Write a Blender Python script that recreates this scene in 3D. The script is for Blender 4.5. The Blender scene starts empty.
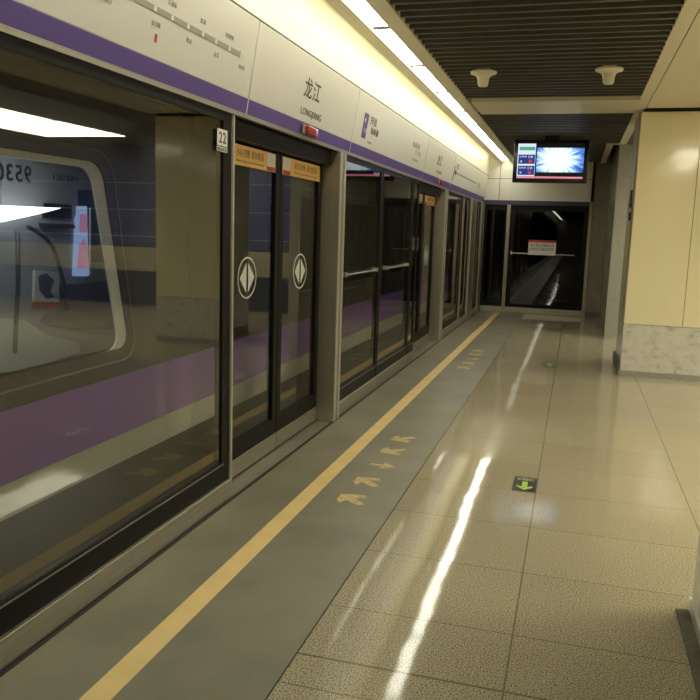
import bpy, bmesh, math, random
from mathutils import Vector, Matrix
random.seed(4)
S = bpy.context.scene
COL = S.collection

# ------------------------------------------------------------------ camera
YAW, PITCH, ROLL, FPX = 0.27643, -0.1542967, 0.03187448, 777.55
EYE = Vector((0, 0, 1.6))
cf = Vector((-math.sin(YAW)*math.cos(PITCH), math.cos(YAW)*math.cos(PITCH), math.sin(PITCH)))
r0 = Vector((math.cos(YAW), math.sin(YAW), 0)); u0 = r0.cross(cf)
cr = r0*math.cos(ROLL) + u0*math.sin(ROLL); cu = u0*math.cos(ROLL) - r0*math.sin(ROLL)
cam = bpy.data.objects.new('camera', bpy.data.cameras.new('camera'))
COL.objects.link(cam); S.camera = cam
cam.matrix_world = Matrix(((cr.x, cu.x, -cf.x, EYE.x), (cr.y, cu.y, -cf.y, EYE.y), (cr.z, cu.z, -cf.z, EYE.z), (0, 0, 0, 1)))
cam.data.sensor_width = 36; cam.data.lens = FPX/700*36
cam.data.clip_start = 0.05; cam.data.clip_end = 200

# ------------------------------------------------------------------ world and exposure
w = bpy.data.worlds.new('world'); S.world = w; w.use_nodes = True
w.node_tree.nodes['Background'].inputs[0].default_value = (0.01, 0.01, 0.012, 1)
w.node_tree.nodes['Background'].inputs[1].default_value = 0.3
S.view_settings.view_transform = 'Standard'; S.view_settings.look = 'None'
S.view_settings.gamma = 1; S.view_settings.use_curve_mapping = False
S.view_settings.exposure = 0.0
WARM = (1.0, 0.93, 0.69)
L_STRIP, L_COVE, L_PANEL, L_CAB = 14.0, 21.0, 15.5, 6.0

# ------------------------------------------------------------------ materials
def mat(name, col=(.5, .5, .5), rough=.5, metal=0, spec=.5, emit=None, es=0, coat=0):
    m = bpy.data.materials.new(name); m.use_nodes = True
    b = m.node_tree.nodes['Principled BSDF']
    b.inputs['Base Color'].default_value = (*col, 1); b.inputs['Roughness'].default_value = rough
    b.inputs['Metallic'].default_value = metal; b.inputs['Specular IOR Level'].default_value = spec
    b.inputs['Coat Weight'].default_value = coat; b.inputs['Coat Roughness'].default_value = .05
    if emit: b.inputs['Emission Color'].default_value = (*emit, 1); b.inputs['Emission Strength'].default_value = es
    return m
def N(m, t, **k):
    n = m.node_tree.nodes.new(t)
    for a, v in k.items(): setattr(n, a, v)
    return n
def lk(m, a, b): m.node_tree.links.new(a, b)
def bs(m): return m.node_tree.nodes['Principled BSDF']
def objco(m, scale=(1, 1, 1)):
    g = N(m, 'ShaderNodeNewGeometry'); v = N(m, 'ShaderNodeMapping'); v.inputs['Scale'].default_value = scale
    lk(m, g.outputs['Position'], v.inputs['Vector']); return v.outputs[0]
def noise(m, scale, detail=3, vec=None, rough=.5):
    n = N(m, 'ShaderNodeTexNoise'); n.inputs['Scale'].default_value = scale; n.inputs['Detail'].default_value = detail
    n.inputs['Roughness'].default_value = rough
    lk(m, vec if vec is not None else objco(m), n.inputs['Vector']); return n.outputs[0]
def ramp(m, fac, stops):
    r = N(m, 'ShaderNodeValToRGB'); e = r.color_ramp.elements
    while len(e) < len(stops): e.new(.5)
    for i, (p, c) in enumerate(stops): e[i].position = p; e[i].color = (*c, 1) if len(c) == 3 else c
    lk(m, fac, r.inputs[0]); return r.outputs[0]
def math_(m, op, a, b=None, c=None):
    n = N(m, 'ShaderNodeMath', operation=op)
    for i, v in enumerate((a, b, c)):
        if v is None: continue
        if isinstance(v, (int, float)): n.inputs[i].default_value = v
        else: lk(m, v, n.inputs[i])
    return n.outputs[0]
def mix(m, fac, a, b, bt='MIX'):
    n = N(m, 'ShaderNodeMix', data_type='RGBA', blend_type=bt)
    for s, v in ((0, fac), (6, a), (7, b)):
        if isinstance(v, (int, float)): n.inputs[s].default_value = v
        elif isinstance(v, tuple): n.inputs[s].default_value = (*v, 1)
        else: lk(m, v, n.inputs[s])
    return n.outputs[2]
def mottled(name, c0, c1, scale, rough=.5, metal=0, stretch=(1, 1, 1), coat=0, detail=3, lo=.35, hi=.65, spec=.5):
    m = mat(name, c0, rough, metal, coat=coat, spec=spec)
    lk(m, ramp(m, noise(m, scale, detail, objco(m, stretch)), [(lo, c0), (hi, c1)]), bs(m).inputs['Base Color'])
    return m
def emitter(name, col, s):
    m = bpy.data.materials.new(name); m.use_nodes = True; nt = m.node_tree; nt.nodes.clear()
    e = nt.nodes.new('ShaderNodeEmission'); o = nt.nodes.new('ShaderNodeOutputMaterial')
    e.inputs[0].default_value = (*col, 1); e.inputs[1].default_value = s; nt.links.new(e.outputs[0], o.inputs[0]); return m
def glass(name, tint, ior=1.9, rough=0.0):
    m = bpy.data.materials.new(name); m.use_nodes = True; nt = m.node_tree; nt.nodes.clear()
    t = nt.nodes.new('ShaderNodeBsdfTransparent'); t.inputs[0].default_value = (*tint, 1)
    g = nt.nodes.new('ShaderNodeBsdfGlossy'); g.inputs['Roughness'].default_value = rough; g.inputs[0].default_value = (.95, .97, .95, 1)
    f = nt.nodes.new('ShaderNodeFresnel'); f.inputs[0].default_value = ior
    ge = nt.nodes.new('ShaderNodeNewGeometry'); s = nt.nodes.new('ShaderNodeMath'); s.operation = 'SUBTRACT'; s.inputs[0].default_value = 1
    k = nt.nodes.new('ShaderNodeMath'); k.operation = 'MULTIPLY'
    nt.links.new(ge.outputs['Backfacing'], s.inputs[1]); nt.links.new(f.outputs[0], k.inputs[0]); nt.links.new(s.outputs[0], k.inputs[1])
    x = nt.nodes.new('ShaderNodeMixShader'); o = nt.nodes.new('ShaderNodeOutputMaterial')
    nt.links.new(k.outputs[0], x.inputs[0]); nt.links.new(t.outputs[0], x.inputs[1]); nt.links.new(g.outputs[0], x.inputs[2])
    nt.links.new(x.outputs[0], o.inputs[0]); return m

M = {}
# terrazzo floor with a grid of fine joints
m = M['terrazzo'] = mat('terrazzo', rough=.055, spec=.24)
pos = objco(m)
fine = noise(m, 160, 2, pos, .8)
blot = noise(m, 1.3, 4, pos)
c = ramp(m, fine, [(.40, (.035, .03, .018)), (.46, (.38, .335, .23)), (.58, (.52, .46, .325)), (.66, (.72, .65, .50))])
c = mix(m, math_(m, 'MULTIPLY', blot, .25), c, (.22, .19, .11))
sep = N(m, 'ShaderNodeSeparateXYZ'); lk(m, pos, sep.inputs[0])
X, Y = sep.outputs[0], sep.outputs[1]
def near(v, centre, period, hw):
    a = math_(m, 'WRAP', math_(m, 'SUBTRACT', v, centre), period/2, -period/2)
    return math_(m, 'LESS_THAN', math_(m, 'ABSOLUTE', a), hw)
jx = near(X, -.133, .906, .0035); jy = near(Y, 3.01, .612, .0030)
jb = math_(m, 'LESS_THAN', math_(m, 'ABSOLUTE', math_(m, 'SUBTRACT', Y, 2.598)), .0065)
joint = math_(m, 'MAXIMUM', math_(m, 'MAXIMUM', jx, jy), jb)
tone = N(m, 'ShaderNodeTexWhiteNoise', noise_dimensions='2D'); cell = N(m, 'ShaderNodeCombineXYZ')
fx = math_(m, 'FLOOR', math_(m, 'DIVIDE', math_(m, 'SUBTRACT', X, -.133), .906)); fy = math_(m, 'FLOOR', math_(m, 'DIVIDE', math_(m, 'SUBTRACT', Y, 3.01), .612))
lk(m, fx, cell.inputs[0]); lk(m, fy, cell.inputs[1]); lk(m, cell.outputs[0], tone.inputs['Vector'])
c = mix(m, math_(m, 'MULTIPLY', tone.outputs['Value'], .12), c, (.16, .14, .09))
lk(m, mix(m, math_(m, 'MULTIPLY', joint, .6), c, (.075, .06, .035)), bs(m).inputs['Base Color'])
# every slab is laid a hair out of level, so reflections step from slab to slab
nrm = N(m, 'ShaderNodeVectorMath', operation='SUBTRACT'); lk(m, tone.outputs['Color'], nrm.inputs[0]); nrm.inputs[1].default_value = (.5, .5, .5)
ns = N(m, 'ShaderNodeVectorMath', operation='MULTIPLY'); lk(m, nrm.outputs[0], ns.inputs[0]); ns.inputs[1].default_value = (.005, .005, 0)
wv = N(m, 'ShaderNodeTexNoise'); wv.inputs['Scale'].default_value = 6; wv.inputs['Detail'].default_value = 1.5; lk(m, pos, wv.inputs['Vector'])
w1 = N(m, 'ShaderNodeVectorMath', operation='SUBTRACT'); lk(m, wv.outputs['Color'], w1.inputs[0]); w1.inputs[1].default_value = (.5, .5, .5)
w2 = N(m, 'ShaderNodeVectorMath', operation='MULTIPLY'); lk(m, w1.outputs[0], w2.inputs[0]); w2.inputs[1].default_value = (.016, .012, 0)
ad = N(m, 'ShaderNodeVectorMath', operation='ADD'); lk(m, ns.outputs[0], ad.inputs[0]); lk(m, w2.outputs[0], ad.inputs[1])
a2 = N(m, 'ShaderNodeVectorMath', operation='ADD'); lk(m, ad.outputs[0], a2.inputs[0]); a2.inputs[1].default_value = (0, 0, 1)
no = N(m, 'ShaderNodeVectorMath', operation='NORMALIZE'); lk(m, a2.outputs[0], no.inputs[0]); lk(m, no.outputs[0], bs(m).inputs['Normal'])

M['grey_floor'] = mottled('grey_rubber', (.165, .155, .105), (.215, .2, .14), 2.2, .38, detail=5)
M['yellow'] = mottled('yellow_paint', (.64, .47, .19), (.70, .52, .22), 6, .45)
M['arrow'] = mottled('faded_paint', (.42, .33, .14), (.62, .48, .22), 25, .5)
M['header'] = mat('header_panel', (.70, .68, .61), .3, spec=.4)
M['wall_upper'] = mat('upper_wall', (.78, .74, .6), .35)
M['purple'] = mat('purple_band', (.11, .065, .27), .4, spec=.3)
M['purple_dark'] = mat('purple_trim', (.05, .035, .08), .35)
M['seam'] = mat('pale_seam', (.75, .72, .68), .4)
M['dark_gap'] = mat('dark_gap', (.012, .012, .01), .6)
M['black'] = mat('black_frame', (.008, .008, .006), .4, spec=.15)
M['steel'] = mottled('brushed_steel', (.34, .305, .235), (.365, .33, .255), 3, .36, .8, (6, 6, .4))
M['steel_h'] = mottled('brushed_steel_rail', (.36, .335, .27), (.44, .41, .33), 3, .38, .8, (.5, .5, 30))
M['steel_bright'] = mat('bright_steel', (.52, .49, .42), .35, .35)
M['glass'] = glass('platform_glass', (.82, .82, .80))
M['end_glass'] = glass('end_glass', (.6, .6, .58), 1.6)
M['train_glass'] = glass('train_glass', (.8, .84, .86), 1.5)
M['slat'] = mottled('dark_baffle', (.085, .082, .066), (.105, .10, .082), 4, .45)
M['ceil'] = mat('beige_ceiling', (.78, .72, .57), .35)
M['soffit'] = mat('beige_soffit', (.72, .66, .48), .4)
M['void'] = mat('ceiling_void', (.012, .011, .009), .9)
M['strip'] = emitter('strip_light', (1, .97, .8), L_STRIP)
M['cove'] = emitter('cove_tube', (1, .93, .62), L_COVE)
M['panel_light'] = emitter('panel_light', WARM, L_PANEL)
M['black_plastic'] = mat('black_plastic', (.01, .01, .012), .25)
M['white_plastic'] = mat('cream_plastic', (.75, .7, .55), .35)
M['ink'] = mat('dark_ink', (.03, .03, .03), .5)
M['grey_ink'] = mat('grey_ink', (.36, .335, .27), .5)
M['ring'] = mat('white_film', (.62, .62, .55), .4)
M['orange'] = mat('orange_sticker', (.85, .53, .17), .45)
M['orange_ink'] = mat('brown_ink', (.28, .13, .03), .5)
M['sticker_white'] = mat('white_sticker', (.72, .68, .62), .5)
M['red'] = mat('red_mark', (.5, .04, .03), .4)
M['red_lamp'] = mat('red_lamp', (.30, .02, .02), .2)
M['cream'] = mottled('cream_enamel', (.83, .745, .49), (.86, .78, .52), .8, .14, coat=.4)
m = M['marble'] = mat('marble', (.5, .5, .45), .22)
n1 = noise(m, 7, 6, objco(m, (1, 1, 1.6)), .6)
n2 = noise(m, 30, 4, None, .6)
c = ramp(m, n1, [(.30, (.34, .325, .27)), (.42, (.58, .56, .48)), (.6, (.66, .64, .56))])
lk(m, mix(m, .25, c, ramp(m, n2, [(.3, (.36, .36, .3)), (.5, (.68, .66, .58))])), bs(m).inputs['Base Color'])
M['marble_dark'] = mottled('dark_marble', (.10, .09, .06), (.15, .135, .09), 9, .7)
M['granite'] = mottled('granite', (.24, .235, .2), (.42, .41, .35), 60, .3, detail=4)
M['stone_dark'] = mottled('dark_stone', (.20, .19, .14), (.26, .245, .185), 3, .25, detail=4)
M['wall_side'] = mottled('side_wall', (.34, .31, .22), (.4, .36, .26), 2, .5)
M['opposite'] = mat('opposite_wall', (.02, .02, .025), .4)
M['blue'] = mat('blue_enamel', (.055, .07, .20), .3)
M['pale_line'] = mat('pale_joint', (.45, .5, .6), .4)
M['tunnel'] = mottled('tunnel_concrete', (.035, .033, .028), (.05, .047, .04), 1.5, .8)
M['train_dark'] = mat('train_dark_band', (.03, .03, .022), .3)
M['train_white'] = mat('train_silver_paint', (.55, .56, .46), .35)
M['train_purple'] = mat('train_purple_stripe', (.26, .13, .48), .35)
M['train_roof'] = mat('train_roof', (.07, .065, .05), .5)
M['gasket'] = mat('window_gasket', (.16, .15, .12), .4)
M['cab_white'] = mat('cab_lining', (.40, .39, .43), .5)
M['cab_pale'] = mat('cab_pale', (.80, .82, .66), .4)
M['cab_grey'] = mat('cab_grey', (.15, .13, .19), .4)
M['cab_mid'] = mat('cab_mid', (.42, .40, .42), .4)
M['cab_rail'] = mat('grab_rail', (.09, .09, .10), .3, .5)
M['silver'] = mat('silver_frame', (.75, .77, .72), .25, .3)
M['cab_glow'] = emitter('cab_glow', (.95, 1, .95), L_CAB)  # glow of the added cab fill and glare wedge
M['navy'] = mat('navy', (.02, .03, .07), .4)

# ------------------------------------------------------------------ mesh helpers
class MB:
    def __init__(s): s.v = []; s.f = []
    def add(s, vs, fs):
        b = len(s.v); s.v += [Vector(v) for v in vs]; s.f += [[b+i for i in f] for f in fs]; return s
    def box(s, x0, x1, y0, y1, z0, z1):
        vs = [(x, y, z) for x in (x0, x1) for y in (y0, y1) for z in (z0, z1)]
        return s.add(vs, [(0, 1, 3, 2), (4, 6, 7, 5), (0, 4, 5, 1), (2, 3, 7, 6), (0, 2, 6, 4), (1, 5, 7, 3)])
    def bbox(s, x0, x1, y0, y1, z0, z1, r=.004, seg=2):
        bm = bmesh.new(); bmesh.ops.create_cube(bm, size=1)
        for v in bm.verts: v.co = Vector(((x0+x1)/2+v.co.x*(x1-x0), (y0+y1)/2+v.co.y*(y1-y0), (z0+z1)/2+v.co.z*(z1-z0)))
        bmesh.ops.bevel(bm, geom=bm.edges[:], offset=r, segments=seg, affect='EDGES', profile=.5)
        bm.verts.index_update(); s.add([v.co.copy() for v in bm.verts], [[v.index for v in f.verts] for f in bm.faces]); bm.free(); return s
    def prism(s, pts, d):           # closed polygon (3d, planar) pushed along d
        n = len(pts); d = Vector(d); a = [Vector(p) for p in pts]; b = [p+d for p in a]
        return s.add(a+b, [list(range(n))[::-1], [n+i for i in range(n)]] + [[i, (i+1) % n, n+(i+1) % n, n+i] for i in range(n)])
    def frame(s, outer, inner, d):  # ring between two polygons of equal count
        n = len(outer); d = Vector(d); o = [Vector(p) for p in outer]; i_ = [Vector(p) for p in inner]
        vs = o+i_+[p+d for p in o]+[p+d for p in i_]; fs = []
        for k in range(n):
            j = (k+1) % n
            fs += [[k, j, n+j, n+k], [2*n+k, 3*n+k, 3*n+j, 2*n+j], [k, 2*n+k, 2*n+j, j], [n+k, n+j, 3*n+j, 3*n+k]]
        return s.add(vs, fs)
    def tube(s, pts, r, seg=10):
        pts = [Vector(p) for p in pts]; vs = []; fs = []; n = len(pts); up = None
        for i, p in enumerate(pts):
            t = (pts[min(i+1, n-1)]-pts[max(i-1, 0)]).normalized()
            if up is None: up = t.orthogonal().normalized()
            up = (up-t*up.dot(t)).normalized(); q = t.cross(up)
            vs += [p+(up*math.cos(a)+q*math.sin(a))*r for a in [2*math.pi*k/seg for k in range(seg)]]
        for i in range(n-1):
            for k in range(seg): j = (k+1) % seg; fs.append([i*seg+k, i*seg+j, (i+1)*seg+j, (i+1)*seg+k])
        fs += [list(range(seg))[::-1], [(n-1)*seg+k for k in range(seg)]]
        return s.add(vs, fs)
    def lathe(s, prof, c, seg=28):  # profile of (r, z) about a vertical axis through c
        c = Vector(c); vs = []; fs = []; n = len(prof)
        for r, z in prof: vs += [c+Vector((r*math.cos(2*math.pi*k/seg), r*math.sin(2*math.pi*k/seg), z)) for k in range(seg)]
        for i in range(n-1):
            for k in range(seg): j = (k+1) % seg; fs.append([i*seg+k, i*seg+j, (i+1)*seg+j, (i+1)*seg+k])
        fs += [list(range(seg))[::-1], [(n-1)*seg+k for k in range(seg)]]
        return s.add(vs, fs)
TILT = False     # the header panels lean forward over the platform: their top edge stands out further than the foot
def lean(mb, name):
    if name not in ('panel', 'purple_band', 'bottom_lip', 'seam'):
        yc = (min(v.y for v in mb.v)+max(v.y for v in mb.v))/2; zc = (min(v.z for v in mb.v)+max(v.z for v in mb.v))/2
        dy = -yc*.155*(zc-2.232)/1.88
        for v in mb.v: v.y += dy
    for v in mb.v:
        if v.z > 2.2319: k = v.z-2.232; v.x += k*.145; v.z = 2.232+k*.93
def build(name, mb, material, parent=None, smooth=False):
    if TILT: lean(mb, name)
    base = parent.location if parent is not None else Vector((0, 0, 0))
    if parent is not None and parent.parent is not None: base = parent.parent.location + parent.location
    if parent is None:
        lo = Vector([min(v[i] for v in mb.v) for i in range(3)]); hi = Vector([max(v[i] for v in mb.v) for i in range(3)])
        base = Vector(((lo.x+hi.x)/2, (lo.y+hi.y)/2, lo.z))
    me = bpy.data.meshes.new(name); me.from_pydata([v-base for v in mb.v], [], mb.f)
    bm = bmesh.new(); bm.from_mesh(me); bmesh.ops.recalc_face_normals(bm, faces=bm.faces); bm.to_mesh(me); bm.free()
    me.materials.append(M[material])
    if smooth:
        for p in me.polygons: p.use_smooth = True
        me.set_sharp_from_angle(angle=math.radians(35))
    o = bpy.data.objects.new(name, me); COL.objects.link(o)
    if parent is None: o.location = base
    else: o.parent = parent
    return o
def thing(name, loc, label, cat, group=None):
    o = bpy.data.objects.new(name, None); o.empty_display_size = .1; COL.objects.link(o); o.location = Vector(loc)
    o['label'] = label; o['category'] = cat
    if group: o['group'] = group
    return o
def tag(o, label, cat, group=None):
    o['label'] = label; o['category'] = cat
    if group: o['group'] = group
    return o
def struct(name, mb, material, parent=None):
    o = build(name, mb, material, parent)
    if parent is None: o['kind'] = 'structure'
    return o
def text_mb(s, origin, ax, ay, wdt, hgt, mb=None, depth=.0012, bold=0):
    """text fitted into wdt x hgt around origin; ax, ay = reading and up directions"""
    mb = mb or MB()
    cu_ = bpy.data.curves.new('t', 'FONT'); cu_.body = s; cu_.size = 1; cu_.resolution_u = 3; cu_.space_character = 1.12; cu_.offset = bold
    ob = bpy.data.objects.new('t', cu_); COL.objects.link(ob)
    dg = bpy.context.evaluated_depsgraph_get(); me = bpy.data.meshes.new_from_object(ob.evaluated_get(dg))
    vs = [v.co.copy() for v in me.vertices]; fs = [list(p.vertices) for p in me.polygons]
    bpy.data.objects.remove(ob); bpy.data.curves.remove(cu_); bpy.data.meshes.remove(me)
    if not vs: return mb
    x0, x1 = min(v.x for v in vs), max(v.x for v in vs); y0, y1 = min(v.y for v in vs), max(v.y for v in vs)
    ax, ay, o = Vector(ax), Vector(ay), Vector(origin); nn = ax.cross(ay).normalized()*depth
    P = [o+ax*((v.x-(x0+x1)/2)/(x1-x0)*wdt)+ay*((v.y-(y0+y1)/2)/(y1-y0)*hgt)+nn for v in vs]
    # give the letters a little real thickness
    from collections import Counter
    ec = Counter(); 
    for f in fs:
        for i in range(len(f)): ec[tuple(sorted((f[i], f[(i+1) % len(f)])))] += 1
    n = len(P); side = []
    for f in fs:
        for i in range(len(f)):
            a, b = f[i], f[(i+1) % len(f)]
            if ec[tuple(sorted((a, b)))] == 1: side.append([a, b, b+n, a+n])
    return mb.add(P+[p-nn for p in P], fs+side)
XP, YP, ZP = (1, 0, 0), (0, 1, 0), (0, 0, 1)

# ================================================================== SETTING
CZ = 3.03            # ceiling line
YE = 16.3            # end wall
YB = -46.0            # wall behind the camera
XR = 8.2             # opposite side of the island platform
struct('floor', MB().box(-.908, XR, YB, YE, -.12, 0), 'terrazzo')
struct('floor_edge_strip', MB().box(-1.84, -.908, YB, YE, -.12, 0), 'grey_floor')
struct('trim_1', MB().box(-.911, -.905, YB, YE, 0, .0012), 'dark_gap')
struct('wall_back', MB().box(-1.9, XR, YB-.2, YB, 0, CZ+.4), 'wall_side')
struct('wall_right', MB().box(XR, XR+.2, YB, YE, 0, CZ+.4), 'opposite')
# ceiling: slatted baffles between two beige margins
def slats(y0, y1, x0=-1.262, x1=.53, name='ceiling', dy=.155):
    b = MB(); y = y0+.03
    while y < y1-.02:
        b.box(x0, x1, y, y+.034, CZ+.005, CZ+.10); y += dy
    struct(name, b, 'slat')
slats(-7.0, 8.86); slats(9.80, 13.05); slats(13.05, YE, x1=.34)
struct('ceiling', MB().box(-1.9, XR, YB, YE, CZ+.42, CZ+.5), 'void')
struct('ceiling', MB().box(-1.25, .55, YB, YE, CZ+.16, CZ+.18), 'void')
b = MB().box(.53, .632, YB, 13.0, CZ, CZ+.1).box(.64, 1.8, YB, 9.5, CZ+.0, CZ+.1)
struct('ceiling', b, 'ceil')
struct('ceiling', MB().box(1.8, XR, YB, 9.5, CZ, CZ+.1), 'slat')
struct('ceiling', MB().box(.632, .64, YB, 9.5, CZ+.004, CZ+.1), 'dark_gap')
struct('ceiling', MB().box(1.7, XR, 9.5, YE, CZ, CZ+.1).box(.632, 1.7, 10.8, YE, CZ, CZ+.1), 'slat')
struct('trim_2', MB().box(-1.22, .53, 8.88, 9.78, CZ-.012, CZ+.12), 'soffit')
struct('trim_3', MB().box(.34, .44, 13.05, YE, CZ-.01, CZ+.12).box(.44, .62, 13.0, 13.06, CZ-.01, CZ+.12), 'soffit')
# light trough: two long lips around the strip of diffusers
struct('trim_4', MB().box(-1.392, -1.262, YB, YE, CZ-.004, CZ+.13), 'soffit')
struct('trim_5', MB().box(-1.645, -1.535, YB, YE, CZ-.004, CZ+.018), 'soffit')
struct('trim_6', MB().box(-1.56, -1.22, YB, YE, CZ+.10, CZ+.16), 'soffit')
struct('cove_shield', MB().box(-1.70, -1.535, YB, YE, CZ+.085, CZ+.095).box(-1.56, -1.537, YB, YE, CZ+.03, CZ+.085), 'soffit')  # unseen plate added over the cove tubes to shade the upper wall
# wall above the screen header, with a coved top
cv = MB()
prof = [(-1.82, 2.745), (-1.82, 3.16)] + [(-1.82+.16*(1-math.cos(a)), 3.16+.2*math.sin(a)) for a in [k*math.pi/16 for k in range(1, 9)]] + [(-1.55, 3.36)]
bk = [(-2.2, 2.745), (-2.2, 3.45), (-1.55, 3.45)]
poly = [(x, YB, z) for x, z in prof] + [(x, YB, z) for x, z in bk[::-1]]
cv.prism(poly, (0, YE-YB, 0))
o = struct('wall_left', cv, 'wall_upper')
struct('trim_7', MB().box(-1.83, -1.808, YB, YE, 2.7425, 2.757), 'dark_gap')
# platform edge: dark joint, steel sill in front of the sliding doors
struct('trim_8', MB().box(-1.862, -1.838, YB, YE, -.10, .002), 'dark_gap')
struct('floor_sill', MB().box(-2.12, -1.862, YB, YE, -.12, -.002), 'steel_h')

# end wall: header panels above a screen door, stone to its right
struct('wall_end', MB().box(-1.9, .21, YE, YE+.12, 2.71, CZ+.35).box(-1.9, .21, YE, YE+.12, 2.275, 2.70), 'header')
struct('trim_9', MB().box(-1.9, .21, YE+.01, YE+.1, 2.70, 2.71).box(-1.585, -1.575, YE-.002, YE, 2.275, CZ+.1).box(-1.9, -1.88, YE-.004, YE, 2.275, 3.3), 'dark_gap')
struct('trim_10', MB().box(-1.9, .21, YE-.015, YE+.1, 2.19, 2.275), 'purple_dark')
struct('wall_end', MB().box(.265, .56, YE-.02, YE+.2, 0, CZ+.4), 'stone_dark')
struct('wall_side', MB().box(.54, .70, 13.06, YE, 0, CZ+.4), 'stone_dark')
st = MB()
for k, (a, c) in enumerate(((0, .63), (.635, 1.28), (1.285, 1.92), (1.925, 2.56), (2.565, CZ-.01))): st.box(.535, .83, 13.0, 13.08, a, c)
struct('wall_stone_pier', st, 'granite')
struct('baseboard_end', MB().box(.265, .54, YE-.03, YE-.02, 0, .1), 'marble_dark')
# blue enamelled wall on the far side of the platform
bw = struct('wall_blue', MB().box(.84, XR, 13.6, 13.7, 1.13, CZ), 'blue')
struct('trim_11', MB().box(.84, XR, 13.59, 13.6, 1.325, 1.34).box(.84, XR, 13.59, 13.6, 1.835, 1.85).box(.84, XR, 13.59, 13.6, 2.345, 2.36), 'pale_line')
struct('trim_12', MB().box(.84, XR, 13.58, 13.7, .66, 1.12), 'wall_side')
struct('trim_13', MB().box(.84, XR, 13.58, 13.7, 0, .66), 'navy')

# tunnel
struct('wall_tunnel', MB().box(-6.2, -6.0, YB, YE+4, -1.3, 4.5), 'tunnel')
struct('floor_track', MB().box(-6.0, -2.12, YB, YE+4, -1.3, -1.2), 'tunnel')
struct('ceiling_tunnel', MB().box(-6.0, -2.0, YB, YE+4, 3.4, 3.5), 'tunnel')
struct('wall_platform_edge', MB().box(-2.12, -2.0, YB, YE, -1.3, -.12), 'tunnel')
struct('wall_tunnel_end', MB().box(-6.0, .5, YE+4, YE+4.2, -1.3, 4.5), 'tunnel')
struct('floor_track', MB().box(-2.12, .5, YE+.1, YE+4, -.12, 0), 'tunnel')
struct('wall_back_tunnel', MB().box(-6.0, -1.9, YB-.2, YB, -1.3, 4.5), 'tunnel')

# ================================================================== LIGHTS
# strip of diffusers along the platform
ORD = ['first', 'second', 'third', 'fourth', 'fifth', 'sixth', 'seventh', 'eighth', 'ninth', 'tenth', 'eleventh', 'twelfth', 'thirteenth', 'fourteenth', 'fifteenth', 'sixteenth', 'seventeenth', 'eighteenth', 'nineteenth', 'twentieth', 'twenty-first', 'twenty-second']
PITCH_L = 1.33
ys = []; y = 5.775+PITCH_L*7
while y > -7: ys.append(y); y -= PITCH_L
dv = MB()
for y in ys: dv.box(-1.537, -1.390, y-.02, y+.02, CZ+.018, CZ+.062)
struct('trim_15', dv, 'black')
proto = None
for k, y in enumerate(ys):
    a, c = y-PITCH_L+.02, y-.02
    if proto is None:
        proto = build('strip_light', MB().box(-1.535, -1.392, a, c, CZ+.03, CZ+.06), 'strip'); o = proto
    else:
        o = proto.copy(); COL.objects.link(o); o.location.y = (a+c)/2
    tag(o, 'glowing white ceiling strip light, %s full length in the row counted from the end wall' % ORD[k], 'light', 'strip lights in the ceiling trough')
for k, (a, c) in enumerate(((-16.5, -8.2), (-26, -16.6), (-36, -26.1), (-45.5, -36.1))):
    tag(build('strip_light', MB().box(-1.535, -1.392, a, c, CZ+.03, CZ+.06), 'strip'), 'long white ceiling strip behind the viewer, %s of four' % ORD[k], 'light')
tag(build('strip_light', MB().box(-1.535, -1.392, 15.105, 16.1, CZ+.03, CZ+.06), 'strip'), 'short last piece of the ceiling strip light, touching the end wall', 'light')
# hidden cove tubes behind the lip
proto = None
for k in range(15):
    y0 = -6.7+k*1.52
    if proto is None: proto = o = build('cove_tube', MB().tube([(-1.622, y0, CZ+.05), (-1.622, y0+1.49, CZ+.05)], .013, 8), 'cove')
    else: o = proto.copy(); COL.objects.link(o); o.location.y = y0+.725
    tag(o, 'slim fluorescent tube tucked behind the ceiling lip, %s from the near end' % ORD[k], 'light', 'cove tubes lighting the upper wall')
# light panels over the open side; narrow ones added to brighten column and pier
k = 0; proto = None
for (px, py) in [(3.65, 10.1), (3.65, 8.2), (3.65, 4.4), (3.65, .6), (3.65, -3.2), (1.5, 3.6), (1.5, 1.4), (1.5, -2.6), (2.0, 11.3)]:
    wdt = 1.55 if px > 3 else .6
    o = build('ceiling_light_or_fill', MB().box(px, px+wdt, py, py+1.8, CZ-.012, CZ-.002), 'panel_light')
    tag(o, '%s lit ceiling panel over the open side of the platform, narrow ones added as fill' % ORD[k], 'light', 'ceiling panels over the open side'); k += 1

# ================================================================== SCREEN HEADER
TILT = True
def header(y0, y1, lab, first=False):
    t = thing('header_panel', (-1.89, (y0+y1)/2, 2.21), lab, 'sign panel', 'header panels above the screen doors')
    g = .005
    build('panel', MB().bbox(-1.96, -1.88, y0+g, y1-g, 2.325, 2.78, .004), 'header', t)
    build('purple_band', MB().bbox(-1.96, -1.878, y0+g, y1-g, 2.232, 2.325, .003), 'purple', t)
    build('bottom_lip', MB().box(-1.90, -1.868, y0+.001, y1-.001, 2.207, 2.2315), 'steel_h', t)
    build('underside', MB().box(-2.10, -1.902, y0+.001, y1-.001, 2.207, 2.2315), 'black', t)
    build('seam', MB().box(-1.95, -1.8765, y1-2*g, y1-.001, 2.232, 2.325), 'seam', t)
    return t
HX = -1.8785
h0 = header(-.97, 1.33, 'plain white header panel with purple band nearest the viewer')
h1 = header(1.33, 4.28, 'white header panel with purple band and the grey line map')
lm = MB().box(HX-.001, HX+.0008, 2.2, 4.20, 2.528, 2.555); sm = build('line_map', lm, 'grey_ink', h1)
stn = [4.205, 4.05, 3.885, 3.735, 3.58, 3.425, 3.27, 3.055, 2.88, 2.70]
names = [('仙林湖', -1), ('西岗桦墅', 1), ('孟北', -1), ('东流', 1), ('灵山', -1), ('汇通路', 1), ('金马路', -1), (None, 0), ('聚宝山', -1)]
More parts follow.
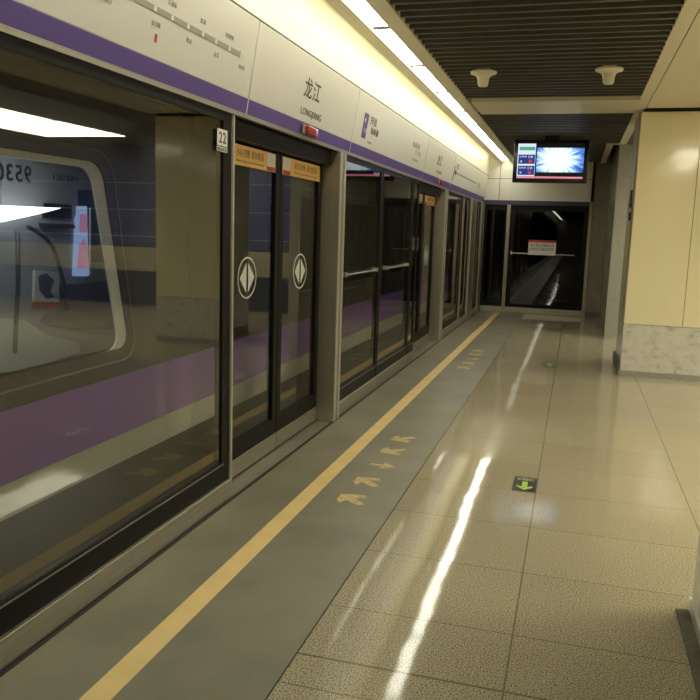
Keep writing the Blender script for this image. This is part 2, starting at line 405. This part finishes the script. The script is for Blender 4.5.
for k, y in enumerate(stn[:9]): build('station_mark', MB().box(HX, HX+.002, y-.012, y+.012, 2.53 if k else 2.52, 2.553 if k else 2.563), 'seam', sm)
for (nme, sd), y in zip(names, stn):
    if nme: build('station_name_small', text_mb(nme, (HX, y+.005, 2.541+sd*.062), YP, ZP, .022*len(nme)+.01, .024), 'grey_ink', h1)
build('interchange_mark', MB().box(HX, HX+.001, 3.262, 3.28, 2.40, 2.437), 'red', h1)
h2 = header(4.28, 6.41, 'white header panel with the large black station name')
build('station_name', text_mb('龙江', (HX, 5.45, 2.565), YP, ZP, .33, .14, bold=.004), 'ink', h2)
build('station_name_latin', text_mb('LONGJIANG', (HX, 5.42, 2.39), YP, ZP, .43, .065), 'ink', h2)
h3 = header(6.41, 9.61, 'white header panel with purple line number block and direction text')
pb = build('line_block', MB().box(HX-.001, HX+.001, 6.83, 6.96, 2.40, 2.62), 'purple', h3)
build('line_number', text_mb('4', (HX+.001, 6.895, 2.56), YP, ZP, .05, .06, bold=.01), 'seam', pb)
build('line_word', text_mb('号线', (HX+.001, 6.895, 2.47), YP, ZP, .09, .045), 'seam', pb)
for s_, o_, w_, h_, c_ in (('开往', (HX, 7.2, 2.585), .22, .075, 'ink'), ('仙林湖', (HX, 7.23, 2.495), .26, .065, 'ink'), ('仙林湖', (HX, 9.2, 2.585), .38, .07, 'grey_ink'), ('方向', (HX, 9.3, 2.51), .3, .06, 'grey_ink')):
    build('direction_text', text_mb(s_, o_, YP, ZP, w_, h_), c_, h3)
build('small_text', text_mb('Xianlinhu', (HX, 7.05, 2.385), YP, ZP, .14, .02), 'grey_ink', h3)
build('small_text', text_mb('Xianlinhu', (HX, 9.15, 2.42), YP, ZP, .35, .03), 'grey_ink', h3)
h4 = header(9.61, 11.75, 'white header panel with the far, smaller looking station name')
build('station_name', text_mb('龙江', (HX, 10.85, 2.565), YP, ZP, .33, .14, bold=.004), 'ink', h4)
build('station_name_latin', text_mb('LONGJIANG', (HX, 10.8, 2.40), YP, ZP, .43, .055), 'grey_ink', h4)
h5 = header(11.75, 16.15, 'longest white header panel reaching the corner, with a line map')
ma = build('line_map', MB().box(HX-.001, HX+.001, 12.3, 14.9, 2.50, 2.53), 'grey_ink', h5)
build('station_mark', MB().prism([(HX, 12.28+.07*math.cos(a), 2.515+.04*math.sin(a)) for a in [k*math.pi/8 for k in range(16)]], (.003, 0, 0)).box(HX, HX+.002, 12.12, 12.16, 2.38, 2.60), 'ink', ma)
build('station_name', text_mb('龙江', (HX, 12.55, 2.62), YP, ZP, .3, .08), 'ink', h5)
build('station_names', text_mb('换乘', (HX, 15.3, 2.5), YP, ZP, .3, .12), 'grey_ink', h5)
TILT = False
for y, lb in ((5.33, 'red door indicator lamp on the purple band under the large station name'), (10.85, 'small red door indicator lamp on the purple band far down the platform')):
    t = thing('indicator_lamp', (-1.85, y, 2.236), lb, 'lamp', 'red door lamps on the header')
    build('housing', MB().bbox(-1.866, -1.85, y-.15, y+.15, 2.236, 2.30, .004), 'steel', t)
    build('lens', MB().bbox(-1.852, -1.83, y-.10, y+.11, 2.238, 2.298, .008, 3), 'red_lamp', t, True)

# ================================================================== SCREEN DOORS
def pane(name, y0, y1, lab, xf=-1.875, kick=True, bars=None, group='fixed glass panels of the platform screen', stile=.10, cat='screen panel', frame_bot=.235):
    t = thing(name, (xf, (y0+y1)/2, 0), lab, cat, group)
    Z0, Z1 = .115, 2.205
    O = [(xf-.05, y0, Z0), (xf-.05, y1, Z0), (xf-.05, y1, Z1), (xf-.05, y0, Z1)]
    I = [(xf-.05, y0+stile, frame_bot), (xf-.05, y1-stile, frame_bot), (xf-.05, y1-stile, Z1-.045), (xf-.05, y0+stile, Z1-.045)]
    build('frame', MB().frame(O, I, (.045, 0, 0)), 'black', t)
    build('glass', MB().box(xf-.024, xf-.014, y0+stile-.01, y1-stile+.01, frame_bot-.01, Z1-.035), 'glass', t)
    if kick:
        build('kick_plate', MB().bbox(xf-.055, xf+.015, y0, y1, .004, .118, .003), 'steel_h', t)
        build('bead', MB().box(xf-.006, xf, y0+stile-.03, y1-stile+.03, frame_bot-.012, frame_bot-.006), 'gasket', t)
    if bars:
        r_ = MB().tube([(xf+.028, bars[0], 1.215), (xf+.028, bars[1], 1.215)], .008)
        for yy in bars: r_.box(xf-.02, xf+.03, yy-.02, yy+.02, 1.195, 1.235)
        build('push_bar', r_, 'steel_h', t)
    return t
p0 = pane('fixed_screen_panel', 1.6, 4.08, 'largest nearest glass screen panel beside the number 22 plate')
build('trim_strip', MB().box(-1.885, -1.868, 4.082, 4.10, .004, 2.205), 'steel_bright', p0)
n22 = thing('number_plate', (-1.87, 3.95, 1.97), 'small white plate reading 22 on the black door stile', 'sign')
build('plate', MB().bbox(-1.876, -1.872, 3.89, 4.015, 2.02, 2.108, .0018), 'sticker_white', n22)
build('number', text_mb('22', (-1.872, 3.95, 2.064), YP, ZP, .085, .058, bold=.01), 'ink', n22)
bp = build('lower_plate', MB().box(-1.876, -1.873, 3.89, 4.015, 1.99, 2.016), 'sticker_white', n22)
build('small_text', text_mb('紧急电话', (-1.873, 3.95, 2.003), YP, ZP, .115, .02), 'ink', bp)

def leaf(y0, y1, lab, sticker, txt, side, bay, ly):
    X0 = -2.0
    t = thing('sliding_door', (X0, (y0+y1)/2, 0), lab, 'door', 'glass sliding doors of the platform screen')
    O = [(X0-.045, y0, .12), (X0-.045, y1, .12), (X0-.045, y1, 2.2), (X0-.045, y0, 2.2)]
    sl, sr = (.05, .075) if side < 0 else (.07, .075)
    I = [(X0-.045, y0+sl, .235), (X0-.045, y1-sr, .235), (X0-.045, y1-sr, 2.10), (X0-.045, y0+sl, 2.10)]
    build('frame', MB().frame(O, I, (.045, 0, 0)), 'black', t)
    build('glass', MB().box(X0-.026, X0-.016, y0+sl-.01, y1-sr+.01, .225, 2.11), 'glass', t)
    build('kick_plate', MB().bbox(X0-.05, X0+.004, y0, y1, .01, .121, .003), 'steel_h', t)
    if sticker:
        s0, s1 = sticker
        st_ = build('warning_sticker', MB().box(X0-.001, X0+.0015, s0, s1, 1.962, 2.084), 'orange', t)
        build('warning_text', text_mb(txt, (X0+.0015, (s0+s1)/2+(-.08 if side < 0 else .08), 2.04), YP, ZP, (s1-s0)*.62, .05), 'orange_ink', st_)
        build('small_text', text_mb('Mind the gap, do not lean on door', (X0+.0015, (s0+s1)/2+(-.08 if side < 0 else .08), 1.988), YP, ZP, (s1-s0)*.62, .018), 'orange_ink', st_)
        e0 = s1-.155 if side < 0 else s0+.01
        pw = build('pictogram', MB().box(X0+.0015, X0+.0025, e0, e0+.145, 1.995, 2.078), 'sticker_white', st_)
        pm = MB()
        for q in (.04, .105):
            pm.prism([(X0+.0025, e0+q+.011*math.cos(a), 2.064+.008*math.sin(a)) for a in [k*math.pi/5 for k in range(10)]], (.001, 0, 0))
            pm.prism([(X0+.0025, e0+q-.017, 2.0), (X0+.0025, e0+q-.005, 2.05), (X0+.0025, e0+q+.008, 2.05), (X0+.0025, e0+q+.02, 2.0)], (.001, 0, 0))
        build('figures', pm, 'ink', pw)
        build('red_tab', MB().box(X0+.0015, X0+.0025, e0, e0+.145, 1.965, 1.992), 'red', st_)
    xx = X0-.012
    ring = MB(); n = 40
    ring.frame([(xx, ly+.148*math.cos(a), 1.27+.133*math.sin(a)) for a in [2*math.pi*k/n for k in range(n)]],
               [(xx, ly+.139*math.cos(a), 1.27+.124*math.sin(a)) for a in [2*math.pi*k/n for k in range(n)]], (.002, 0, 0))
    mk = build('door_emblem', ring, 'ring', t)
    build('emblem_halves', MB().prism([(xx, ly-.015, 1.365), (xx, ly-.015, 1.175), (xx, ly-.115, 1.27)], (.002, 0, 0)).prism([(xx, ly+.015, 1.365), (xx, ly+.115, 1.27), (xx, ly+.015, 1.175)], (.002, 0, 0)), 'ring', mk)
    return t
leaf(4.30, 5.14, 'left leaf of the nearest sliding door, with blue reflection and round emblem', (4.36, 5.05), '小心空隙 请勿倚靠', -1, 1, 4.62)
leaf(5.15, 6.06, 'right leaf of the nearest sliding door, beside the steel post', (5.18, 6.0), '请勿冲抢 请勿倚靠', 1, 1, 5.62)
leaf(9.60, 10.44, 'left leaf of the far sliding door, mostly hidden by the emergency door frame', (9.68, 10.33), '小心空隙 请勿倚靠', -1, 2, 9.98)
leaf(10.45, 11.29, 'right leaf of the far sliding door, with an orange warning sticker', (10.5, 11.25), '请勿冲抢 请勿倚靠', 1, 2, 10.85)
# door track covers above the recessed doors
for y0, y1, lb in ((4.11, 6.08, 'dark lintel above the nearest sliding door'), (9.45, 11.3, 'dark lintel above the far sliding door')):
    tag(build('door_lintel', MB().box(-2.12, -1.93, y0, y1, 2.10, 2.205), 'black'), lb, 'lintel', 'dark lintels over the sliding doors')
def post(y0, y1, lab, xb=-2.06, xf=-1.85):
    t = thing('steel_post', (-1.95, (y0+y1)/2, 0), lab, 'post', 'stainless posts of the platform screen')
    build('column', MB().bbox(xb, xf, y0, y1, 0, 2.205, .006), 'steel', t)
    build('edge_strip', MB().box(xf-.012, xf+.004, y0+.004, y0+.05, .0, 2.205).box(xf-.012, xf+.004, y1-.05, y1-.004, 0, 2.205), 'steel_bright', t)
    return t
post(6.07, 6.23, 'tall stainless post right of the nearest sliding door', -2.03)
post(11.30, 11.52, 'stainless post right of the far sliding door')
post(14.25, 14.95, 'wide stainless post near the corner of the screen')
post(15.85, 16.25, 'stainless corner post where the side screen meets the end screen')
EG = 'emergency door leaves of the platform screen'
pane('emergency_door', 6.25, 7.60, 'wide emergency glass door leaf with push bar, right of the steel post', bars=(6.33, 7.40), group=EG, cat='door', stile=.045)
pane('emergency_door', 7.62, 9.12, 'second emergency glass door leaf with push bar, left of the far sliding door', bars=(7.85, 8.85), group=EG, cat='door', stile=.055)
pane('fixed_screen_panel', 9.14, 9.5, 'narrow glass strip between emergency door and far sliding door', stile=.05)
pane('fixed_screen_panel', 11.54, 13.30, 'far glass screen panel catching a thin bright light streak', stile=.08)
tag(build('mullion', MB().bbox(-1.93, -1.86, 13.3, 13.42, 0, 2.205, .004), 'steel'), 'thin steel mullion in the far screen, left of the wide post', 'mullion')
pane('fixed_screen_panel', 13.44, 14.25, 'dark narrow glass panel between mullion and wide far post', stile=.08)
pane('fixed_screen_panel', 14.97, 15.84, 'last dark glass panel of the side screen before the corner post', stile=.12)
pane('fixed_screen_panel', -1.0, 1.58, 'glass screen panel nearest behind the viewer, out of frame')

# end screen (faces the viewer)
def end_pane(name, x0, x1, lab, cat, bar=None, st=.06):
    t = thing(name, ((x0+x1)/2, YE, 0), lab, cat)
    y = YE+.02
    O = [(x0, y, .11), (x1, y, .11), (x1, y, 2.19), (x0, y, 2.19)]; I = [(x0+st, y, .19), (x1-st, y, .19), (x1-st, y, 2.08), (x0+st, y, 2.08)]
    build('frame', MB().frame(O, I, (0, .05, 0)), 'black', t)
    build('glass', MB().box(x0+st-.01, x1-st+.01, y+.02, y+.03, .18, 2.09), 'end_glass', t)
    build('kick_plate', MB().bbox(x0, x1, y-.02, y+.05, .004, .115, .003), 'steel_h', t)
    if bar:
        build('push_bar', MB().tube([(bar[0], y-.03, 1.22), (bar[1], y-.03, 1.22)], .012).box(bar[0]-.02, bar[0]+.01, y-.04, y+.01, 1.19, 1.26), 'steel_bright', t)
    return t
end_pane('end_screen_panel', -1.84, -1.40, 'narrow dark glass panel left of the end door', 'screen panel', st=.03)
ed = end_pane('end_door', -1.33, .195, 'black framed glass door in the end wall below the television', 'door', bar=(-1.26, -.02), st=.09)
tag(build('mullion', MB().bbox(-1.40, -1.33, YE-.02, YE+.07, 0, 2.19, .004), 'steel'), 'slim steel mullion left of the end door', 'mullion')
tag(build('door_jamb', MB().bbox(.197, .262, YE-.03, YE+.1, 0, 2.28, .004), 'steel'), 'steel jamb right of the end door, against dark stone', 'jamb')
sg = thing('notice_sign', (-.66, YE-.03, 1.2), 'white notice with red top stripe stuck on the end door glass', 'sign')
build('board', MB().box(-.93, -.39, YE-.035, YE-.028, 1.20, 1.50), 'sticker_white', sg)
build('red_stripe', MB().box(-.93, -.39, YE-.037, YE-.035, 1.45, 1.50), 'red', sg)
build('notice_text', text_mb('非工作人员请勿入内', (-.66, YE-.036, 1.395), XP, ZP, .46, .06, text_mb('越过此门后果自负责任', (-.66, YE-.036, 1.32), XP, ZP, .46, .06), bold=.01), 'ink', sg)

# ================================================================== TELEVISION
TY = 12.0
m = M['tv_picture'] = bpy.data.materials.new('tv_picture'); m.use_nodes = True; m.node_tree.nodes.clear()
tc = N(m, 'ShaderNodeNewGeometry'); mp = N(m, 'ShaderNodeMapping'); lk(m, tc.outputs['Position'], mp.inputs[0])
mp.inputs['Location'].default_value = (.36, 0, -2.69); mp.inputs['Scale'].default_value = (1, 1, 1)
sp = N(m, 'ShaderNodeSeparateXYZ'); lk(m, mp.outputs[0], sp.inputs[0])
r = math_(m, 'SQRT', math_(m, 'ADD', math_(m, 'POWER', math_(m, 'MULTIPLY', sp.outputs[0], 2.6), 2), math_(m, 'POWER', math_(m, 'MULTIPLY', sp.outputs[2], 2.9), 2)))
ang = math_(m, 'ARCTAN2', sp.outputs[2], sp.outputs[0]); cb = N(m, 'ShaderNodeCombineXYZ'); lk(m, math_(m, 'MULTIPLY', ang, 3), cb.inputs[0]); lk(m, r, cb.inputs[1])
nz = noise(m, 2.2, 4, cb.outputs[0])
fac = math_(m, 'ADD', math_(m, 'MULTIPLY', r, .85), math_(m, 'MULTIPLY', math_(m, 'SUBTRACT', nz, .5), 1.1))
cc = ramp(m, fac, [(.30, (1, 1, 1)), (.52, (.55, .8, 1)), (.72, (.12, .3, .8)), (.95, (.02, .05, .25))])
em = N(m, 'ShaderNodeEmission'); em.inputs[1].default_value = 1.15; lk(m, cc, em.inputs[0]); ou = N(m, 'ShaderNodeOutputMaterial'); lk(m, em.outputs[0], ou.inputs[0])
M['tv_white'] = emitter('tv_white', (.75, .85, 1), 1.0); M['tv_green'] = emitter('tv_green', (.1, .45, .25), .9)
M['tv_navy'] = emitter('tv_navy', (.03, .05, .22), 1.0); M['tv_red'] = emitter('tv_red', (.8, .07, .1), .8); M['tv_pink'] = emitter('tv_pink', (.9, .35, .42), .9)
tv = thing('television', (-.45, TY, 2.35), 'black wall television showing arrival times and a bright picture, hung from the ceiling', 'television')
build('casing', MB().bbox(-.985, .075, TY, TY+.09, 2.362, 2.975, .012, 3), 'black_plastic', tv, True)
x0, x1, z0, z1 = -.925, .015, 2.415, 2.925
d = .0015
scr = build('screen', MB().box(x0, x1, TY-d, TY+.001, z0, z1), 'dark_gap', tv)
build('picture', MB().box(x0+.275, x1, TY-2*d, TY-d, 2.512, 2.862), 'tv_picture', scr)
build('side_column', MB().box(x0, x0+.255, TY-2*d, TY-d, 2.455, 2.92), 'tv_white', scr)
build('green_box', MB().box(x0+.02, x0+.245, TY-3*d, TY-2*d, 2.825, 2.875), 'tv_green', scr)
for zz in (2.70, 2.54):
    build('timetable', MB().box(x0+.012, x0+.25, TY-3*d, TY-2*d, zz-.07, zz+.064), 'tv_navy', scr)
    build('destination_text', text_mb('仙林湖', (x0+.075, TY-3*d, zz+.035), XP, ZP, .10, .028), 'tv_white', scr)
    build('train_count', text_mb('3', (x0+.05, TY-3*d, zz-.035), XP, ZP, .03, .03), 'tv_white', scr)
    build('minutes_text', text_mb('分钟', (x0+.185, TY-3*d, zz+.03), XP, ZP, .07, .04), 'tv_white', scr)
    build('red_digit', text_mb('8', (x0+.185, TY-3*d, zz-.035), XP, ZP, .05, .05, bold=.03), 'tv_red', scr)
build('ticker', MB().box(x0, x1, TY-2*d, TY-d, 2.425, 2.452), 'tv_pink', scr)
build('ticker_text', text_mb('乘客请勿越过黄色安全线', (x0+.5, TY-2*d, 2.438), XP, ZP, .5, .016), 'tv_red', scr)
build('hanger', MB().box(-.55, -.35, TY+.03, TY+.07, 2.97, CZ+.1), 'black_plastic', tv)

# ================================================================== CEILING DETECTORS
prof = [(.0, -.125), (.03, -.125), (.043, -.117), (.048, -.098), (.05, -.064), (.062, -.038), (.09, -.022), (.112, -.014), (.118, -.004), (.112, .006), (.06, .010), (.0, .012)]
def detector(x, y, lab):
    t = thing('ceiling_detector', (x, y, CZ-.01), lab, 'detector', 'cream dome devices under the slatted ceiling')
    build('dome', MB().lathe(prof[1:-1], (x, y, CZ-.012), 32), 'white_plastic', t, True)
    build('base_disc', MB().lathe([(.06, 0), (.06, .02)], (x, y, CZ-.004), 24), 'white_plastic', t, True)
detector(-.905, 7.26, 'cream mushroom-shaped ceiling device, the left one near the strip light')
detector(.162, 7.26, 'cream mushroom-shaped ceiling device, the right one near the beige ceiling')

# ================================================================== COLUMNS
def pillar(x0, x1, y0, y1, lab, seams, foot='granite'):
    t = thing('platform_column', ((x0+x1)/2, (y0+y1)/2, 0), lab, 'column', 'square cream columns on marble plinths')
    build('plinth', MB().bbox(x0, x1, y0, y1, .055, .605, .006), 'marble', t)
    build('footing', MB().box(x0-.012, x1+.012, y0-.012, y1+.012, 0, .055), foot, t)
    xs = [x0]+seams+[x1]; b = MB()
    for a, c in zip(xs[:-1], xs[1:]): b.bbox(a+.0025, c-.0025, y0+.004, y0+.05, .61, CZ-.03, .003)
    b.box(x0+.012, x1-.003, y0+.045, y1-.045, .605, CZ-.02)
    for a, c in zip(xs[:-1], xs[1:]): b.bbox(a+.0025, c-.0025, y1-.05, y1-.004, .61, CZ-.03, .003)
    build('cladding', b, 'cream', t)
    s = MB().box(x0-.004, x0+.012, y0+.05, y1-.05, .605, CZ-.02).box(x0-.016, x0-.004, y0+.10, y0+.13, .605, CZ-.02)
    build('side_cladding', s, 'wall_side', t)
    build('shadow_joint', MB().box(x0+.02, x1-.02, y0+.02, y1-.02, CZ-.03, CZ+.1), 'dark_gap', t)
pillar(.597, 1.74, 9.56, 10.7, 'cream column with worn marble plinth standing right of the end door', [1.235])
pillar(.597, 1.66, 1.45, 3.49, 'nearest column, only its plinth edge seen at the right', [1.2], 'marble')
tag(build('wall_box', MB().bbox(.565, .593, 9.75, 9.85, 1.95, 2.15, .005).bbox(.57, .593, 9.75, 9.85, 1.80, 1.9, .005), 'black_plastic'), 'small dark switch box on the side of the far cream column', 'switch box')
tag(build('corner_guard', MB().bbox(.53, .583, 1.4, 3.46, 0, .014, .004), 'marble_dark'), 'dark skirting strip at the foot of the nearest column', 'skirting')
tag(build('corner_guard', MB().bbox(.565, .585, 9.53, 10.6, 0, .15, .008), 'marble_dark'), 'dark skirting strip at the foot of the far cream column', 'skirting')

# ================================================================== FLOOR MARKINGS
tag(build('yellow_line', MB().box(-1.503, -1.402, YB, 16.2, 0, .0015), 'yellow'), 'long yellow safety line on the grey platform strip', 'line')
def arrow(cx, cy, kind, lab, s=1.0):
    if kind == 'out': P = [(-.09, -.018), (.0, -.022), (-.015, -.078), (.092, .0), (.0, .08), (.0, .026), (-.09, .026)]
    else:             # diagonal arrow pointing to the doors
        P = [(-.085, .06), (.055, .085), (.075, .04), (.015, .015), (.095, -.07), (.06, -.10), (-.03, -.035), (-.055, -.095), (-.085, -.04)]
        if kind == 'down': P = [(x, -y) for x, y in P][::-1]
    b = MB().prism([(cx+x, cy+y, .0003) for x, y in P], (0, 0, .0012))
    tag(build('floor_arrow', b, 'arrow'), lab, 'floor marking', 'yellow boarding arrows on the platform strip')
def arrows(y0, where):
    arrow(-1.182, y0, 'up', 'yellow boarding arrow, nearest of the five in the %s set' % where)
    arrow(-1.178, y0+.35, 'up', 'yellow boarding arrow, second nearest in the %s set' % where)
    arrow(-1.168, y0+.71, 'out', 'yellow exit arrow pointing away from the doors, middle of the %s set' % where)
    arrow(-1.182, y0+1.08, 'down', 'yellow boarding arrow, fourth in the %s set' % where)
    arrow(-1.183, y0+1.44, 'down', 'yellow boarding arrow, farthest of the five in the %s set' % where)
arrows(4.32, 'near'); arrows(9.23, 'far')
M['sign_black'] = mat('sign_black', (.02, .022, .012), .4); M['sign_green'] = mat('sign_green', (.42, .62, .10), .5); M['sign_white'] = mat('sign_white', (.6, .62, .5), .5)
def floor_sign(cx, cy, lab):
    t = thing('floor_exit_sign', (cx, cy, 0), lab, 'floor sign', 'black exit arrow signs set in the floor')
    build('plate', MB().box(cx-.074, cx+.074, cy-.152, cy+.152, 0, .002), 'sign_black', t)
    z = .002
    a = build('arrow', MB().box(cx-.017, cx+.017, cy-.06, cy+.045, z, z+.001), 'sign_green', t)
    w_ = [(cx-.052, cy-.035), (cx-.048, cy-.065), (cx, cy-.125), (cx+.048, cy-.065), (cx+.052, cy-.035), (cx, cy-.075)]
    build('arrow_head', MB().prism([(x, y, z) for x, y in w_], (0, 0, .001)), 'sign_green', t)
    build('exit_text', text_mb('出口安全出口', (cx, cy+.10, z), XP, YP, .105, .055, bold=.01), 'sign_white', t)
floor_sign(-.208, 4.99, 'black floor sign with a green arrow, the nearer one on the tiles')
floor_sign(-.212, 9.94, 'small black floor sign with arrow, the farther one near the end door')

# ================================================================== PARKED TRAIN
TX = -2.22
tr = thing('subway_train', (TX-1.3, 5.5, -.9), 'unlit subway train with a purple stripe behind the glass screen', 'train')
T0, T1 = -6.5, 15.2
build('lower_body', MB().box(TX-.03, TX, T0, T1, .35, .50), 'train_white', tr)
build('skirt', MB().box(TX-.03, TX-.002, T0, T1, -.85, .35), 'train_dark', tr)
build('purple_stripe', MB().box(TX-.03, TX+.003, T0, T1, .50, .812), 'train_purple', tr)
# upper side with window openings
def rrect(y0, y1, z0, z1, r=.09, top_shift=0, n=6):
    P = []
    for (cy, cz, a0) in ((y1-r, z0+r, -90), (y1-r, z1-r, 0), (y0+r, z1-r, 90), (y0+r, z0+r, 180)):
        for k in range(n+1):
            a = math.radians(a0+90*k/n); yy, zz = cy+r*math.cos(a), cz+r*math.sin(a)
            if cy > (y0+y1)/2: yy += top_shift*(zz-z0)/(z1-z0)
            P.append((yy, zz))
    return P
wins = [(1.55, 3.57, .955, 1.875, -.22), (6.2, 8.75, 1.06, 1.86, 0), (9.6, 11.8, 1.06, 1.86, 0)]
edges = [T0, 5.2, 9.2, T1]
up = MB()
for (y0, y1, z0, z1, sh), e0, e1 in zip(wins, edges[:-1], edges[1:]):
    I = rrect(y0, y1, z0, z1, top_shift=sh); n = 7
    # outer ring point for each inner point
    O = []
    corners = [(e1, .812), (e1, 2.12), (e0, 2.12), (e0, .812)]
    for k, p in enumerate(I): O.append(corners[k//n])
    for k in range(len(I)):
        j = (k+1) % len(I); q = [(O[k]), (O[j]), I[j], I[k]]
        pts = [(TX, *a) for a in (q if O[k] != O[j] else [O[k], I[j], I[k]])]
        up.add(pts, [list(range(len(pts)))])
    up.frame([(TX, *p) for p in I], [(TX, y0+(p[0]-y0)*1.0, p[1]) for p in I], (-.05, 0, 0))
us = build('upper_body', up, 'train_dark', tr)
us.data.polygons.foreach_set('use_smooth', [False]*len(us.data.polygons))
gk = MB()
for (y0, y1, z0, z1, sh) in wins:
    R_ = rrect(y0-.06, y1+.07, z0-.065, z1+.06, .13, sh); gk.tube([(TX, *p) for p in R_]+[(TX, *R_[0])], .006, 6)
build('window_gasket', gk, 'gasket', tr)
b = MB()
for (y0, y1, z0, z1, sh) in wins[1:]:
    b.prism([(TX-.03, *p) for p in rrect(y0, y1, z0, z1, top_shift=sh)], (.008, 0, 0))
build('window_pane', b, 'train_glass', tr)
ws = wins[0]
build('cab_window_pane', MB().prism([(TX-.03, *p) for p in rrect(*ws[:4], top_shift=ws[4])], (.008, 0, 0)), 'train_glass', tr)
I = rrect(*ws[:4], top_shift=ws[4])
J = [(p[0]-.075 if p[0] > 2.5 else p[0]+.02, p[1]) for p in rrect(ws[0], ws[1], ws[2]+.0, ws[3]-.03, .09, ws[4])]
build('silver_window_frame', MB().frame([(TX-.006, *p) for p in I], [(TX-.012, *p) for p in J], (-.009, 0, 0)), 'silver', tr)
rf = [(TX, 2.12)] + [(TX-.5*(1-math.cos(a)), 2.12+.35*math.sin(a)) for a in [k*math.pi/12 for k in range(1, 7)]]
rf = rf + [(-5.0-x+TX, z) for x, z in rf[::-1]]
build('roof', MB().prism([(x, T0, z) for x, z in rf], (0, T1-T0, 0)), 'train_roof', tr)
build('far_side', MB().box(-5.0, -4.95, T0, T1, -.85, 2.12), 'train_dark', tr)
build('underframe', MB().box(-4.95, TX-.03, T0, T1, -.85, -.05), 'train_roof', tr)
build('end_panel', MB().box(-4.95, TX-.03, T1-.05, T1, -.05, 2.12).box(-4.95, TX-.03, T0, T0+.05, -.05, 2.12).box(-4.95, TX-.03, 5.2, 5.25, -.05, 2.12), 'train_dark', tr)
# things seen inside, a painted reflection and added glow, placed on a cab wall 0.8 m behind the window
BX = -3.15
def pt(px, py, x=BX):     # where the line of sight through a photo point meets the cab wall
    dd = cf*FPX + cr*(px-350) - cu*(py-350); t = (x-EYE.x)/dd.x; return EYE + dd*t
def on_wall(poly, depth, x=BX): return MB().prism([pt(a, c, x) for a, c in poly], (depth, 0, 0))
build('cab_wall', MB().box(BX-.04, BX, 1.2, 5.2, -.04, 2.12), 'cab_white', tr)
build('cab_floor', MB().box(BX, TX-.04, 1.2, 5.2, -.05, .3), 'cab_grey', tr)
build('blue_panel', on_wall([(76, 190), (150, 190), (150, 262), (118, 262), (78, 262)], .012), 'navy', tr)
build('rear_panel', on_wall([(0, 158), (112, 178), (115, 222), (0, 205)], .010), 'cab_mid', tr)
build('painted_reflection', on_wall([(60, 285), (112, 280), (118, 330), (76, 330), (40, 322)], .014), 'cab_grey', tr)  # purple-grey floor reflection painted as a flat panel
build('pale_moulding', on_wall([(-4, 372), (-4, 318), (22, 320), (45, 335), (76, 343), (78, 352), (40, 364), (20, 370)], .02), 'cab_pale', tr)
r1 = build('train_number', text_mb('9530', pt(12, 173)+Vector((.016, 0, 0)), (0, -1, 0), ZP, .30, .10, bold=.015), 'ink', tr)
build('train_small_text', text_mb('仙林湖 LINE 4', pt(64, 178)+Vector((.016, 0, 0)), (0, -1, 0), ZP, .26, .05), 'ink', tr)
build('shelf', on_wall([(38, 223), (66, 224), (68, 228), (40, 228)], .06), 'cab_rail', tr)
mo = build('monitor', on_wall([(42, 203), (69, 205), (69, 219), (42, 217)], .02), 'black_plastic', tr)
po = build('poster', on_wall([(33, 270), (57, 272), (57, 302), (32, 301)], .016), 'sticker_white', tr)
build('poster_print', on_wall([(36, 276), (44, 273), (52, 280), (48, 292), (53, 297), (44, 299), (37, 290)], .017), 'cab_grey', po)
build('poster_caption', on_wall([(32, 302), (57, 303), (57, 308), (32, 307)], .018), 'red', tr)
X2 = BX+.10
build('grab_rail', MB().tube([pt(17, 232, X2), pt(18, 238, X2+.02), pt(18, 290, X2+.02), pt(15, 345, X2+.02), pt(15, 352, X2)], .013), 'cab_rail', tr, True)
build('grab_rail', MB().tube([pt(28, 227, X2), pt(36, 231, X2), pt(46, 238, X2), pt(53, 247, X2), pt(58, 262, X2), pt(63, 280, X2), pt(67, 300, X2), pt(68, 310, X2)], .013), 'cab_rail', tr, True)
M['ad_blue'] = emitter('ad_blue', (.45, .6, 1), .9); M['ad_pink'] = emitter('ad_pink', (.85, .35, .55), .7)
ad_ = build('advert_screen', on_wall([(75, 206), (83, 206), (85, 276), (72, 276)], .03), 'ad_blue', tr)
build('advert_picture', on_wall([(76, 214), (82, 214), (84, 232), (75, 232)], .032).add(*(lambda q: (q.v, q.f))(on_wall([(75, 245), (80, 238), (84, 250), (84, 268), (73, 268)], .032))), 'ad_pink', ad_)
build('pale_pole', MB().tube([pt(90, 208, X2), pt(90, 275, X2)], .007), 'silver', tr)
build('glare_wedge', on_wall([(-6, 205), (18, 206), (58, 208), (36, 214), (-6, 223)], .022, X2), 'cab_glow', tr)  # glowing wedge added for a bright glare in the glass
build('cab_fill', MB().box(BX+.3, BX+.75, 1.8, 3.9, 2.07, 2.09), 'cab_glow', tr)  # unseen glowing slab added to brighten the cab interior
